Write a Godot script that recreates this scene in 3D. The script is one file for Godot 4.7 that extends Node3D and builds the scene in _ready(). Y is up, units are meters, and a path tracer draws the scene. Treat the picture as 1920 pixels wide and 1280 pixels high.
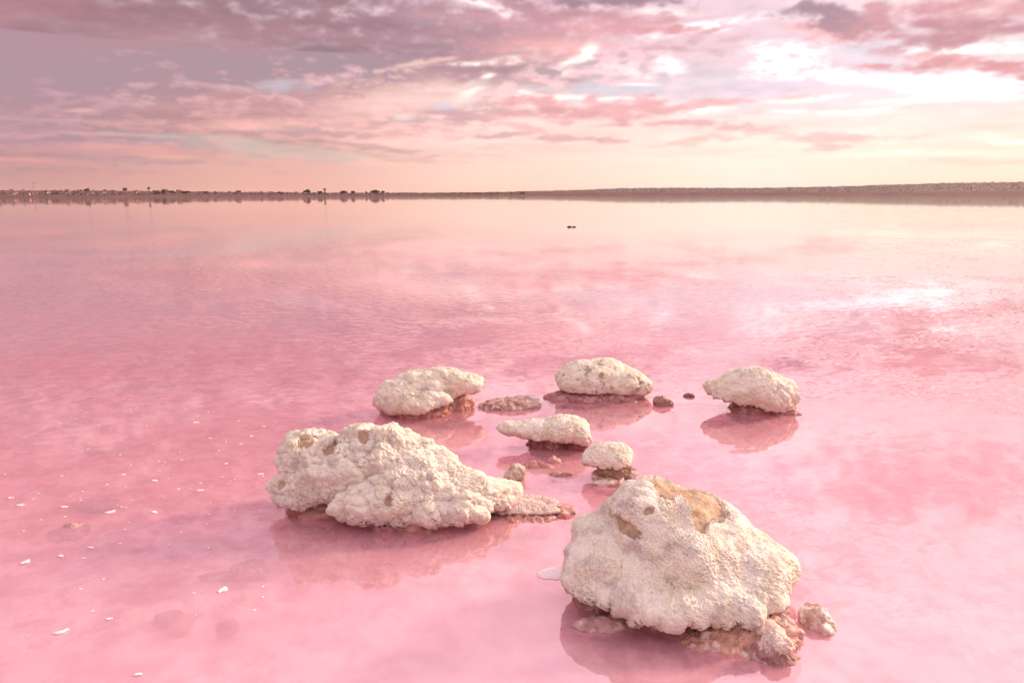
extends Node3D
# A pink salt lake at dusk: salt-crusted rocks in still water, a low far shore and a sky of mauve and white clouds.

const EXPOSURE := 1.15
const SKY_W := 4096
const SKY_H := 2048
const AZ_FROM := -54.0
const AZ_TO := 54.0
const EL_FROM := -1.0
const EL_TO := 30.0

var rng := RandomNumberGenerator.new()
var soft_noise := FastNoiseLite.new()
var fine_noise := FastNoiseLite.new()
var cell_noise := FastNoiseLite.new()
var torn_noise := FastNoiseLite.new()
var M := {}

# ---------------------------------------------------------------- helpers
func lin(hex: String) -> Color:
	return Color.html(hex).srgb_to_linear()

func tag(o: Node, label: String, category: String, group := "") -> void:
	o.set_meta("label", label)
	o.set_meta("category", category)
	if group != "":
		o.set_meta("group", group)

func numbered(called: String) -> String:
	if not has_node(NodePath(called)):
		return called
	var k := 1
	while has_node(NodePath("%s_%03d" % [called, k])):
		k += 1
	return "%s_%03d" % [called, k]

func part_name(parent: Node, called: String) -> String:
	if not parent.has_node(NodePath(called)):
		return called
	var k := 1
	while parent.has_node(NodePath("%s_%03d" % [called, k])):
		k += 1
	return "%s_%03d" % [called, k]

func thing(called: String, label: String, category: String, at: Vector3, group := "") -> Node3D:
	var o := Node3D.new()
	o.name = numbered(called)
	add_child(o)
	o.position = at
	tag(o, label, category, group)
	return o

func put(mesh: Mesh, called: String, mat: Material, parent: Node = self) -> MeshInstance3D:
	var o := MeshInstance3D.new()
	o.mesh = mesh
	o.material_override = mat
	o.name = numbered(called) if parent == self else part_name(parent, called)
	parent.add_child(o, true)
	return o

func fbm(p: Vector3, f: float) -> float:
	return soft_noise.get_noise_3d(p.x * f, p.y * f, p.z * f)

func fine(p: Vector3, f: float) -> float:
	return fine_noise.get_noise_3d(p.x * f, p.y * f, p.z * f)

func torn(p: Vector3, f: float) -> float:
	return torn_noise.get_noise_3d(p.x * f, p.y * f, p.z * f)

func bump(p: Vector3, f: float) -> float:   # rounded knobs packed side by side, 0 to 1
	var d := cell_noise.get_noise_3d(p.x * f, p.y * f, p.z * f) + 1.0
	return sqrt(maxf(0.0, 1.0 - d * d * 0.9))

func grid_mesh(nu: int, nv: int, pos: PackedVector3Array, col: PackedColorArray, wrap := true) -> ArrayMesh:
	# rows of nu points, nv rows; normals from neighbours
	var nor := PackedVector3Array()
	nor.resize(nu * nv)
	for j in nv:
		var j0 := maxi(j - 1, 0) * nu
		var j1 := mini(j + 1, nv - 1) * nu
		for i in nu:
			var i0 := (i + nu - 1) % nu if wrap else maxi(i - 1, 0)
			var i1 := (i + 1) % nu if wrap else mini(i + 1, nu - 1)
			var n := (pos[j * nu + i1] - pos[j * nu + i0]).cross(pos[j1 + i] - pos[j0 + i])
			nor[j * nu + i] = n.normalized() if n.length_squared() > 1e-20 else (Vector3.UP if j < nv / 2 else Vector3.DOWN)
	var idx := PackedInt32Array()
	for j in nv - 1:
		for i in (nu if wrap else nu - 1):
			var a := j * nu + i
			var b := j * nu + (i + 1) % nu
			idx.append_array([a, a + nu, b, b, a + nu, b + nu])
	return arrays(pos, nor, col, idx)

func arrays(pos: PackedVector3Array, nor: PackedVector3Array, col: PackedColorArray, idx: PackedInt32Array) -> ArrayMesh:
	var a := []
	a.resize(Mesh.ARRAY_MAX)
	a[Mesh.ARRAY_VERTEX] = pos
	a[Mesh.ARRAY_NORMAL] = nor
	if col.size():
		a[Mesh.ARRAY_COLOR] = col
	a[Mesh.ARRAY_INDEX] = idx
	var m := ArrayMesh.new()
	m.add_surface_from_arrays(Mesh.PRIMITIVE_TRIANGLES, a)
	return m

# ---------------------------------------------------------------- sky
var win_w := 0
var win_h := 0
var px_per_deg := SKY_W / 360.0
var sky_r := PackedFloat32Array()
var sky_g := PackedFloat32Array()
var sky_b := PackedFloat32Array()
var warp_x := PackedFloat32Array()
var warp_y := PackedFloat32Array()
var grain := PackedFloat32Array()

const AIR_AZ := [-180.0, -90.0, -34.0, -18.0, 0.0, 18.0, 34.0, 90.0, 180.0]
const AIR_EL := [0.0, 2.5, 5.0, 7.5, 10.0, 13.0, 20.0, 35.0, 90.0]
const AIR := [
	"c8a09c c89c98 d49e98 f5b9a8 ffd9c4 fff0dc fde8d0 ffe4c4",
	"c49ca0 c4989a cd9b9e e8b4ac ffd7c8 ffecda ffecd7 ffe6cc",
	"c09aa4 c098a2 c89ba5 f0b4af ffd4cd fce4dc ffe4dc ffe8dc",
	"c8a8b4 c4a4b0 af919e e1b4b9 facdcd f0d7e4 f0dce1 ffecec",
	"c8acb8 c4a8b4 aa8a98 be9ba5 f8c8cd f8d7e1 ffebeb fff0ec",
	"c8acba c4a8b4 b4828e b48c98 ebbecd f5d7e1 ffe1e1 fff0f0",
	"d4bcc8 d0b8c4 b890a0 c4a0ac ecccd4 fce4ea ffe8ea fff4f2",
	"e8d6de e4d0da dcc4d0 e4ccd6 f4e0e6 fcecf0 fff0f0 fff6f4",
	"f8ecf0 f8ecf0 f8ecf0 f8ecf0 f8ecf0 f8ecf0 f8ecf0 f8ecf0"]
var air := []

func air_color(az: float, el: float) -> Color:
	el = clampf(el, 0.0, 89.9)
	var i := 0
	while i < 7 and az > AIR_AZ[i + 1]:
		i += 1
	var j := 0
	while j < 7 and el > AIR_EL[j + 1]:
		j += 1
	var s: float = smoothstep(AIR_AZ[i], AIR_AZ[i + 1], az)
	var t: float = (el - AIR_EL[j]) / (AIR_EL[j + 1] - AIR_EL[j])
	var a: Color = air[j][i]
	var c: Color = a.lerp(air[j][i + 1], s).lerp(air[j + 1][i].lerp(air[j + 1][i + 1], s), t)
	c *= 1.0 + 0.22 * smoothstep(13.0, 26.0, el) + 0.5 * smoothstep(10.0, 20.0, el) * smoothstep(-55.0, 18.0, az) * (1.0 - smoothstep(90.0, 170.0, az))   # added brightness, mostly above the frame towards the hidden sun, lighting water and rocks
	c *= 1.0 + 0.14 * smoothstep(-25.0, 5.0, az) * (1.0 - smoothstep(7.0, 11.0, el)) * (1.0 - smoothstep(100.0, 170.0, az))   # the glow along the horizon
	if el > 9.0:                                            # broken cloud higher up
		var up := sin(deg_to_rad(el)) + 0.12
		var q := Vector3(cos(deg_to_rad(el)) * sin(deg_to_rad(az)) / up, 0.0, cos(deg_to_rad(el)) * cos(deg_to_rad(az)) / up)
		var n := fbm(q, 0.55) + 0.5 * fine(q, 1.9)
		var k := smoothstep(9.0, 17.0, el)
		if n > 0.0:
			c = c.lerp(Color(0.45, 0.29, 0.34), k * smoothstep(0.0, 0.5, n) * 0.38)
		else:
			c = c.lerp(Color(1.0, 0.86, 0.87), k * smoothstep(0.0, 0.45, -n) * 0.55)
	return c

func cloud(az: float, el: float, wide: float, high: float, tilt: float, hex: String, share: float, edge: float, rough: float) -> void:
	# one cloud painted over the air: a soft ellipse with a torn edge
	var c := lin(hex)
	var bright := c.get_luminance() > 0.8
	if bright:
		c *= 1.55
		wide *= 0.92
		high *= 0.92
		edge = minf(0.9, edge * 1.35)
	var k := smoothstep(-14.0, 4.0, az)
	c = Color(c.r * lerpf(0.97, 1.1, k), c.g * lerpf(0.97, 1.06, k), c.b * lerpf(0.95, 1.05, k)) * (1.0 / EXPOSURE)
	var co := cos(deg_to_rad(tilt))
	var si := sin(deg_to_rad(tilt))
	edge = minf(0.95, edge * 1.25)
	var reach := 1.0 + edge + rough * 0.9
	var wx := minf(1.6, wide * 0.35)
	var wy := minf(1.2, high * 0.75)
	var rx := (absf(wide * co) + absf(high * si)) * reach + 1.0 + 1.6 * wx
	var ry := (absf(wide * si) + absf(high * co)) * reach + 0.4 + 1.6 * wy
	var x0 := maxi(0, int((az - rx - AZ_FROM) * px_per_deg))
	var x1 := mini(win_w - 1, int((az + rx - AZ_FROM) * px_per_deg))
	var y0 := maxi(0, int((el - ry - EL_FROM) * px_per_deg))
	var y1 := mini(win_h - 1, int((el + ry - EL_FROM) * px_per_deg))
	if high > 0.9:
		edge = minf(0.98, edge * 1.4)
	for y in range(y0, y1 + 1):
		for x in range(x0, x1 + 1):
			var at := y * win_w + x
			var dx := AZ_FROM + x / px_per_deg - az + warp_x[at] * wx * 2.0
			var dy := EL_FROM + y / px_per_deg - el + warp_y[at] * wy * 2.0
			var u := (dx * co + dy * si) / wide
			var v := (dy * co - dx * si) / high
			var r := sqrt(u * u + v * v) + maxf(-0.45, grain[at] * rough * 2.0)
			if r < 1.0 + edge:
				var m := share * (1.0 - smoothstep(1.0 - edge, 1.0 + edge, r))
				if bright:
					m *= clampf(0.56 + 1.2 * grain[at], 0.12, 1.0)
				sky_r[at] += (c.r - sky_r[at]) * m
				sky_g[at] += (c.g - sky_g[at]) * m
				sky_b[at] += (c.b - sky_b[at]) * m

func paint_sky() -> ImageTexture:
	for row in AIR:
		var r := []
		var parts: PackedStringArray = row.split(" ")
		for h in parts:
			r.append(lin(h) * (1.0 / EXPOSURE))
		r.append(r[0])
		air.append(r)
	var w := SKY_W / 8
	var h := SKY_H / 8
	var low := Image.create(w, h, false, Image.FORMAT_RGBAF)
	for y in h / 2 + 1:
		for x in w:
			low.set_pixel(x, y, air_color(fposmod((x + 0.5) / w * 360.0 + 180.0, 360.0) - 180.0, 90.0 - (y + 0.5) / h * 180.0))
	low.fill_rect(Rect2i(0, h / 2 + 1, w, h / 2 - 1), Color(0.75, 0.5, 0.5))
	low.resize(SKY_W, SKY_H, Image.INTERPOLATE_CUBIC)
	# the part in view, finer
	win_w = int((AZ_TO - AZ_FROM) * px_per_deg)
	win_h = int((EL_TO - EL_FROM) * px_per_deg)
	var n := win_w * win_h
	sky_r.resize(n); sky_g.resize(n); sky_b.resize(n); warp_x.resize(n); warp_y.resize(n); grain.resize(n)
	for y in win_h:
		var el := EL_FROM + y / px_per_deg
		var tall := 50.0 * log(1.0 + 0.12 * maxf(el, 0.0))      # clouds lie flatter towards the horizon
		for x in win_w:
			var az := AZ_FROM + x / px_per_deg
			var at := y * win_w + x
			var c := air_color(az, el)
			sky_r[at] = c.r
			sky_g[at] = c.g
			sky_b[at] = c.b
			var q := Vector3(az * 0.16, tall * 0.16, 3.0)
			warp_x[at] = torn(q, 0.9)
			warp_y[at] = torn(q + Vector3(40, 9, 0), 0.8)
			grain[at] = 1.3 * torn(q + Vector3(7, 3, 5), 2.6)
	clouds()
	var col0 := int(AZ_FROM * px_per_deg)
	for y in win_h:
		var row := int((90.0 - EL_FROM) * px_per_deg) - y
		var fy := smoothstep(0.0, 6.0, float(win_h - y))
		for x in win_w:
			var at := y * win_w + x
			var f := minf(fy, smoothstep(0.0, 40.0, float(mini(x, win_w - x))))
			var c := Color(sky_r[at], sky_g[at], sky_b[at])
			var el := EL_FROM + y / px_per_deg
			var fibre := torn(Vector3((AZ_FROM + x / px_per_deg) * 0.07, 12.0 * log(1.0 + 0.12 * maxf(el, 0.0)), 9.0), 0.9)
			var streak: float = 1.0 + (0.06 * grain[at] + (0.30 - 0.12 * smoothstep(-15.0, 10.0, AZ_FROM + x / px_per_deg)) * fibre) * smoothstep(0.5, 5.0, el)
			var cx := posmod(col0 + x, SKY_W)
			low.set_pixel(cx, row, low.get_pixel(cx, row).lerp(c * streak, f))
	return ImageTexture.create_from_image(low)

func clouds() -> void:
	cloud(-27.6, 9.37, 13.0, 3.88, 3, "a98a97", 0.8, 0.85, 0.9)
	cloud(-15.4, 10.18, 15.1, 3.31, -0, "ae909d", 0.85, 0.85, 0.9)
	cloud(-5.5, 11.21, 10.0, 2.66, 4, "ab8d9b", 0.8, 0.4, 0.4)
	cloud(-23.3, 11.02, 10.9, 1.31, 2, "b3838c", 0.6, 0.85, 0.9)
	cloud(-31.5, 11.45, 4.0, 0.67, 7, "c38a93", 0.7, 0.85, 0.9)
	cloud(-31.1, 10.14, 3.7, 0.68, 4, "997985", 0.3, 0.85, 0.9)
	cloud(-30.3, 6.75, 4.5, 1.47, 4, "a08995", 0.4, 0.85, 0.9)
	cloud(-15.4, 9.12, 7.0, 0.64, -3, "9a8894", 0.7, 0.85, 0.9)
	cloud(-21.2, 7.97, 3.8, 0.24, -9, "998896", 0.6, 0.6, 0.7)
	cloud(-12.5, 8.16, 4.9, 0.65, -10, "a38e9a", 0.7, 0.85, 0.9)
	cloud(-23.4, 10.19, 3.3, 0.30, 1, "c29a9f", 0.6, 0.8, 0.6)
	cloud(-16.3, 7.67, 2.2, 0.36, -2, "ccc3cf", 0.8, 0.6, 0.4)
	cloud(-15.6, 6.43, 7.4, 0.91, 5, "dba6aa", 0.9, 0.85, 0.9)
	cloud(-12.2, 7.15, 3.0, 0.51, 2, "cf9fa6", 0.6, 0.85, 0.9)
	cloud(-20.6, 7.48, 3.5, 0.18, -5, "e2b4b8", 0.7, 0.8, 0.5)
	cloud(-9.5, 6.77, 5.0, 1.12, 11, "fbcdc4", 0.7, 0.85, 0.9)
	cloud(-1.2, 11.62, 4.7, 1.59, 7, "b8929f", 0.7, 0.5, 0.5)
	cloud(1.6, 11.08, 5.1, 0.89, 5, "eab2b6", 0.6, 0.7, 0.5)
	cloud(-2.3, 13.42, 2.3, 0.41, -7, "fff0ea", 0.9, 0.4, 0.6)
	cloud(-0.6, 13.02, 0.6, 0.49, 0, "fff0ec", 0.9, 0.4, 0.5)
	cloud(-7.5, 9.45, 2.3, 0.18, 12, "f9cfc8", 0.9, 0.5, 0.6)
	cloud(-3.2, 9.52, 2.4, 0.18, 1, "fff0e6", 0.95, 0.4, 0.6)
	cloud(0.0, 9.75, 2.0, 0.22, 5, "ffeee6", 0.8, 0.6, 0.5)
	cloud(-4.4, 9.00, 3.5, 0.44, 3, "c6a0a8", 0.85, 0.5, 0.6)
	cloud(-1.8, 8.72, 0.6, 0.18, 11, "fff2ea", 1.0, 0.4, 0.4)
	cloud(-4.0, 7.41, 4.8, 0.82, 6, "fbdad6", 0.6, 0.7, 0.5)
	cloud(-3.2, 7.79, 1.2, 0.45, 19, "fff6e6", 0.8, 0.6, 0.6)
	cloud(-8.4, 5.48, 1.1, 0.23, 1, "c8aab2", 0.7, 0.5, 0.5)
	cloud(-8.3, 5.66, 0.6, 0.2, 1, "f4dcd6", 0.9, 0.6, 0.8)
	cloud(-5.1, 6.57, 0.7, 0.30, 1, "dcd6e2", 0.8, 0.6, 0.4)
	cloud(-4.0, 6.02, 2.4, 0.27, -2, "d4a8b4", 0.7, 0.6, 0.5)
	cloud(-1.2, 5.84, 2.4, 0.23, -2, "f4bcbc", 0.7, 0.7, 0.5)
	cloud(-31.1, 4.84, 4.4, 0.13, 2, "e0b0b0", 0.6, 0.8, 0.6)
	cloud(-29.5, 5.48, 0.9, 0.10, 3, "f0c0bd", 0.8, 0.6, 0.5)
	cloud(-30.5, 4.27, 4.5, 0.27, -1, "b99aa6", 0.7, 0.7, 0.6)
	cloud(-31.5, 3.50, 3.5, 0.27, 1, "b294a0", 0.7, 0.7, 0.6)
	cloud(-24.9, 3.73, 4.3, 0.49, -5, "b89ca6", 0.8, 0.5, 0.5)
	cloud(-28.7, 4.08, 2.8, 0.10, -1, "f0b9b3", 0.7, 0.7, 0.5)
	cloud(-27.3, 3.10, 4.2, 0.24, -2, "f2b0a8", 0.7, 0.7, 0.6)
	cloud(-24.4, 2.68, 2.0, 0.14, -3, "f6b9ab", 0.8, 0.7, 0.5)
	cloud(-32.2, 2.39, 3.2, 0.17, 0, "f0aba5", 0.8, 0.7, 0.5)
	cloud(-26.4, 2.42, 5.2, 0.18, -2, "bfa0a4", 0.6, 0.7, 0.5)
	cloud(-32.5, 1.81, 3.5, 0.23, 0, "c09a9c", 0.6, 0.8, 0.5)
	cloud(-20.8, 3.84, 4.6, 0.33, -3, "d6cac4", 0.7, 0.7, 0.5)
	cloud(-15.8, 3.09, 5.6, 0.34, -3, "dcc9bd", 0.6, 0.8, 0.5)
	cloud(-15.7, 4.66, 3.4, 0.33, -4, "cba6ac", 0.8, 0.5, 0.6)
	cloud(-12.7, 3.63, 4.2, 0.27, -4, "d8acaa", 0.8, 0.6, 0.5)
	cloud(-19.0, 5.05, 3.2, 0.29, 4, "f8bfb5", 0.6, 0.8, 0.5)
	cloud(-7.7, 2.68, 2.4, 0.23, -4, "e0b4a8", 0.6, 0.7, 0.5)
	cloud(-8.0, 4.34, 3.6, 0.23, -2, "f3bdb8", 0.6, 0.8, 0.5)
	cloud(-1.2, 4.38, 1.8, 0.15, 3, "cfa9b2", 0.8, 0.6, 0.5)
	cloud(-5.6, 4.93, 3.2, 0.19, -3, "f0b8b6", 0.6, 0.8, 0.5)
	cloud(5.1, 12.10, 6.6, 0.98, -5, "e3adb5", 0.85, 0.6, 0.5)
	cloud(2.7, 12.83, 2.7, 0.87, -2, "c396a2", 0.7, 0.6, 0.5)
	cloud(8.2, 11.85, 3.5, 0.42, 1, "dba4ae", 0.7, 0.6, 0.5)
	cloud(3.5, 10.53, 3.5, 0.50, 1, "f2b8b6", 0.8, 0.6, 0.5)
	cloud(8.5, 13.70, 4.9, 0.47, -2, "a98a98", 0.95, 0.4, 0.4)
	cloud(14.2, 11.62, 4.8, 0.31, 7, "ffffff", 1.0, 0.6, 0.7)
	cloud(12.0, 11.48, 2.3, 0.21, 0, "e2a3ab", 0.9, 0.6, 0.5)
	cloud(10.8, 12.63, 2.3, 0.27, -5, "fff4ee", 0.9, 0.6, 0.6)
	cloud(5.7, 10.25, 0.8, 0.50, 37, "fffff4", 1.0, 0.5, 0.5)
	cloud(4.7, 9.72, 1.4, 0.22, 13, "fffbee", 0.9, 0.6, 0.5)
	cloud(3.2, 9.08, 2.0, 0.29, -2, "fff2ec", 0.8, 0.6, 0.7)
	cloud(9.4, 8.97, 3.5, 0.51, -4, "fde4e0", 0.7, 0.7, 0.6)
	cloud(11.5, 9.34, 1.2, 0.57, -25, "ffffff", 1.0, 0.5, 0.6)
	cloud(14.8, 8.09, 5.9, 1.01, 1, "e4d8e2", 0.8, 0.6, 0.5)
	cloud(7.1, 7.63, 4.3, 0.44, -1, "dcd8e2", 0.9, 0.5, 0.4)
	cloud(8.9, 7.97, 1.4, 0.11, -1, "fff0ec", 0.9, 0.6, 0.4)
	cloud(1.0, 7.43, 0.6, 0.30, -10, "ffefe4", 0.95, 0.5, 0.4)
	cloud(4.8, 7.10, 4.7, 0.15, -2, "fff0e6", 0.9, 0.6, 0.5)
	cloud(6.4, 6.33, 5.9, 0.60, -2, "f0b8ba", 0.95, 0.45, 0.4)
	cloud(12.6, 6.33, 4.2, 0.30, 2, "f0babb", 0.9, 0.5, 0.5)
	cloud(2.0, 6.67, 2.4, 0.38, -8, "e3aaae", 0.7, 0.6, 0.4)
	cloud(14.3, 5.92, 1.9, 0.30, 6, "fff4ea", 0.9, 0.6, 0.5)
	cloud(11.5, 5.12, 3.9, 0.19, -2, "edb4b4", 0.9, 0.5, 0.5)
	cloud(16.4, 4.76, 3.3, 0.22, -3, "f8cbc8", 0.8, 0.6, 0.5)
	cloud(21.9, 3.96, 3.8, 0.25, -4, "f6c6c2", 0.8, 0.6, 0.5)
	cloud(4.0, 4.10, 3.6, 0.23, -3, "e0b2b2", 0.8, 0.5, 0.5)
	cloud(1.6, 4.76, 2.0, 0.27, -10, "f2bdb8", 0.8, 0.6, 0.5)
	cloud(13.1, 3.89, 2.7, 0.27, 2, "f4c6bf", 0.8, 0.6, 0.5)
	cloud(22.9, 3.43, 1.0, 0.25, 7, "f8c8c2", 0.8, 0.6, 0.5)
	cloud(19.7, 9.77, 3.3, 0.48, -3, "ffffff", 1.0, 0.5, 0.8)
	cloud(19.1, 8.78, 2.8, 0.56, -7, "fffdf8", 1.0, 0.5, 0.8)
	cloud(23.3, 7.86, 4.0, 0.48, -7, "ffffff", 1.0, 0.5, 0.6)
	cloud(27.8, 7.24, 5.3, 0.46, -6, "ffffff", 1.0, 0.5, 0.6)
	cloud(30.9, 6.54, 3.2, 0.52, -4, "ffffff", 1.0, 0.5, 0.6)
	cloud(29.8, 6.06, 4.5, 0.17, -0, "fffdf6", 0.9, 0.6, 0.6)
	cloud(30.9, 8.86, 3.8, 0.25, -4, "fffdf2", 1.0, 0.5, 0.4)
	cloud(25.1, 9.41, 2.4, 0.79, -7, "e4dce8", 0.9, 0.5, 0.3)
	cloud(22.7, 10.68, 2.7, 0.46, -12, "f4b4b4", 0.8, 0.6, 0.5)
	cloud(21.7, 11.96, 2.5, 0.59, -12, "a98e9b", 0.95, 0.4, 0.5)
	cloud(23.6, 11.06, 2.0, 0.65, -5, "ab8f9c", 0.95, 0.4, 0.5)
	cloud(25.2, 11.76, 1.0, 0.38, 10, "b497a2", 0.8, 0.5, 0.5)
	cloud(29.8, 11.50, 3.8, 0.43, -3, "f0b4b4", 0.7, 0.7, 0.5)
	cloud(29.6, 10.60, 5.0, 1.19, -2, "dba6ae", 0.95, 0.4, 0.4)
	cloud(28.4, 10.09, 2.1, 0.83, -15, "cf9ba6", 0.8, 0.6, 0.4)
	cloud(32.2, 10.02, 2.2, 0.43, -2, "cb98a6", 0.7, 0.6, 0.5)
	cloud(25.2, 8.44, 1.3, 0.20, 1, "ecaaae", 0.9, 0.5, 0.5)
	cloud(30.4, 8.02, 3.8, 0.38, -8, "f0b4b4", 0.95, 0.5, 0.5)
	cloud(32.8, 7.42, 2.2, 0.41, -11, "dc9fa4", 0.9, 0.5, 0.5)
	cloud(28.9, 8.30, 1.2, 0.26, 12, "dca3aa", 0.7, 0.5, 0.5)
	cloud(20.3, 6.69, 1.2, 0.14, 2, "f8d0c8", 0.8, 0.6, 0.5)
	cloud(21.0, 6.48, 2.8, 0.18, 3, "fff2ea", 0.8, 0.6, 0.6)
	cloud(21.4, 5.62, 4.2, 0.14, -2, "fffaf0", 0.8, 0.7, 0.5)
	cloud(25.4, 5.59, 1.6, 0.14, 6, "fffaf0", 0.8, 0.6, 0.5)
	cloud(27.6, 2.67, 4.5, 0.17, -1, "fdeedc", 0.6, 0.8, 0.6)
	cloud(30.8, 2.09, 3.3, 0.20, -1, "fddccb", 0.6, 0.8, 0.5)
	cloud(33.0, 3.35, 1.3, 0.26, -8, "fffae8", 0.8, 0.6, 0.7)
	# higher clouds, above the frame, mirrored in the nearer water
	cloud(30.0, 19.5, 7.0, 2.2, -6, "c98f9c", 0.6, 0.5, 0.5)
	cloud(21.0, 17.0, 8.0, 1.2, 5, "fff4f0", 0.9, 0.6, 0.6)
	cloud(6.0, 16.5, 10.0, 1.1, 3, "fff2ea", 0.7, 0.7, 0.7)
	cloud(33.0, 24.0, 9.0, 2.0, -4, "fff0ee", 0.8, 0.6, 0.6)
	cloud(8.0, 21.0, 9.0, 3.0, 4, "e4d4e4", 0.8, 0.6, 0.5)
	cloud(18.0, 26.0, 9.0, 2.0, 4, "fbdcdc", 0.8, 0.6, 0.5)
	cloud(-21.0, 18.0, 13.0, 4.0, 3, "a98494", 0.8, 0.6, 0.5)
	cloud(-32.0, 20.0, 12.0, 4.0, -3, "b08a98", 0.7, 0.6, 0.5)
	cloud(-20.0, 27.0, 14.0, 2.5, 3, "d4b8c6", 0.7, 0.6, 0.5)

# ---------------------------------------------------------------- rocks
func bowls(lumps: Array) -> PackedFloat32Array:
	var a := PackedFloat32Array()
	for l in lumps:
		a.append_array(PackedFloat32Array(l))
	return a

func blob(lumps: Array, centre: Vector3, nu: int, nv: int, stretch: Vector3, o: Dictionary, inset := 0.0) -> ArrayMesh:
	# a lumpy body: rays from its centre to the outside of a union of ellipsoids, cut below at the rim, then roughened along its normals
	var L := bowls(lumps)
	var count := lumps.size()
	var k: float = o.get("k", 12.0)
	var warp: float = o.get("warp", 0.12)
	var warp_f: float = o.get("warp_f", 6.0)
	var has_rim: bool = o.has("rim")
	var rim: Vector3 = o.get("rim", Vector3.ZERO)           # height at the origin, slope along x, slope along z
	var teeth: float = o.get("teeth", 0.008)
	var off: Vector3 = o.get("seed", Vector3.ZERO)
	var pos := PackedVector3Array()
	pos.resize(nu * nv)
	for j in nv:
		var phi := PI * j / (nv - 1.0)
		for i in nu:
			var th := TAU * i / nu
			var d := (Vector3(sin(phi) * cos(th), cos(phi), sin(phi) * sin(th)) * stretch).normalized()
			var sum := 0.0
			for n in count:
				var b6 := n * 6
				var ir := Vector3(1.0 / L[b6 + 3], 1.0 / L[b6 + 4], 1.0 / L[b6 + 5])
				var p := (centre - Vector3(L[b6], L[b6 + 1], L[b6 + 2])) * ir
				var q := d * ir
				var a := q.dot(q)
				var b := p.dot(q)
				var disc := b * b - a * (p.dot(p) - 1.0)
				if disc > 0.0:
					var t := (sqrt(disc) - b) / a
					if t > 0.0:
						sum += pow(t, k)
			var t := pow(maxf(sum, 1e-44), 1.0 / k)
			var at := centre + d * t + off
			t *= 1.0 + warp * fbm(at, warp_f)
			if has_rim and d.y < -0.02:
				var hit := centre + d * t
				var w := Vector3(hit.x, 0.0, hit.z) + off
				var low := rim.x + rim.y * hit.x + rim.z * hit.z + teeth * (fine(w, 40.0) + 1.2 * fbm(w, 12.0) + 0.8 * fine(w, 110.0))
				if hit.y < low:
					t = minf(t, maxf(0.02, (low - centre.y) / d.y))
			pos[j * nu + i] = centre + d * t
	# roughen
	var disp = o.get("rough")
	var tint = o.get("tint")
	var out := PackedVector3Array()
	out.resize(nu * nv)
	var col := PackedColorArray()
	if tint != null:
		col.resize(nu * nv)
	for j in nv:
		var j0 := maxi(j - 1, 0) * nu
		var j1 := mini(j + 1, nv - 1) * nu
		for i in nu:
			var at := j * nu + i
			var n := (pos[j * nu + (i + 1) % nu] - pos[j * nu + (i + nu - 1) % nu]).cross(pos[j1 + i] - pos[j0 + i])
			n = n.normalized() if n.length_squared() > 1e-20 else (Vector3.UP if j < nv / 2 else Vector3.DOWN)
			var p := pos[at]
			var h := 0.0
			if j > 0 and j < nv - 1 and disp != null:
				h = disp.call(p + off, n)
			out[at] = p + n * (h - inset)
			if col.size():
				col[at] = tint.call(p, n, h, off)
	return grid_mesh(nu, nv, out, col)

func crust_rough(a: float, fa: float, b: float, c: float) -> Callable:
	return func(p: Vector3, _n: Vector3) -> float:
		var w := p + Vector3(fbm(p, 18.0), fbm(p + Vector3(5, 0, 0), 18.0), fbm(p + Vector3(0, 5, 0), 18.0)) * 0.012
		var s := 0.55 + 0.9 * maxf(0.0, fbm(p + Vector3(3, 1, 2), 7.0) + 0.35)
		var crack := maxf(0.0, 1.0 - absf(fbm(p + Vector3(4, 4, 9), 7.0)) * 16.0)
		return -0.0025 * crack * crack + (a * (bump(w, fa) - 0.5) + b * (bump(w, fa * 2.6) - 0.5)) * s + c * clampf(0.75 + 1.3 * fbm(p + Vector3(8, 2, 6), 8.0), 0.2, 1.5) * (fine(p, 120.0) + 0.9 * (bump(p, 140.0) - 0.5))

func crust_tint(warm: float, bare: float) -> Callable:
	var white := Color(0.93, 0.80, 0.715)
	var cream := Color(0.86, 0.72, 0.57)
	var grey := Color(0.68, 0.55, 0.49)
	var tan := Color(0.36, 0.25, 0.16)
	return func(p: Vector3, _n: Vector3, h: float, off: Vector3) -> Color:
		var q := p + off
		var c := white.lerp(cream, clampf(warm + 1.1 * fbm(q, 9.0), 0.0, 1.0))
		c = c.lerp(grey, clampf(0.9 * smoothstep(0.12, 0.5, fbm(q + Vector3(2, 7, 1), 11.0)), 0.0, 0.75))
		c = c.lerp(tan, bare * smoothstep(0.33, 0.45, fbm(q + Vector3(9, 1, 4), 13.0) + 0.25 * fine(q, 60.0)))
		c = c.lerp(Color(0.74, 0.47, 0.44), 0.65 * smoothstep(0.085, 0.02, p.y + 0.05 * fbm(q, 14.0)))   # pink stain left by the water
		return c * (1.0 + 0.12 * fine(q, 90.0))

func base_tint(red: Color, salt: float) -> Callable:
	var crystal := Color(0.86, 0.63, 0.60)
	var dark := Color(0.30, 0.135, 0.12)
	if salt >= 1.0:
		crystal = Color(0.90, 0.78, 0.74)
		dark = Color(0.45, 0.22, 0.18)
	return func(p: Vector3, _n: Vector3, _h: float, off: Vector3) -> Color:
		var q := p + off
		var c := red.lerp(dark, clampf(0.2 + 1.1 * fbm(q, 15.0), 0.0, 0.9))
		return c.lerp(crystal, salt * smoothstep(0.1, 0.45, fine(q + Vector3(1, 2, 3), 28.0) + 0.5 * fbm(q, 9.0)))

func base_rough(a: float) -> Callable:
	return func(p: Vector3, _n: Vector3) -> float:
		return a * (fine(p, 32.0) + 0.6 * (bump(p, 40.0) - 0.5) + 0.4 * fine(p, 110.0))

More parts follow.
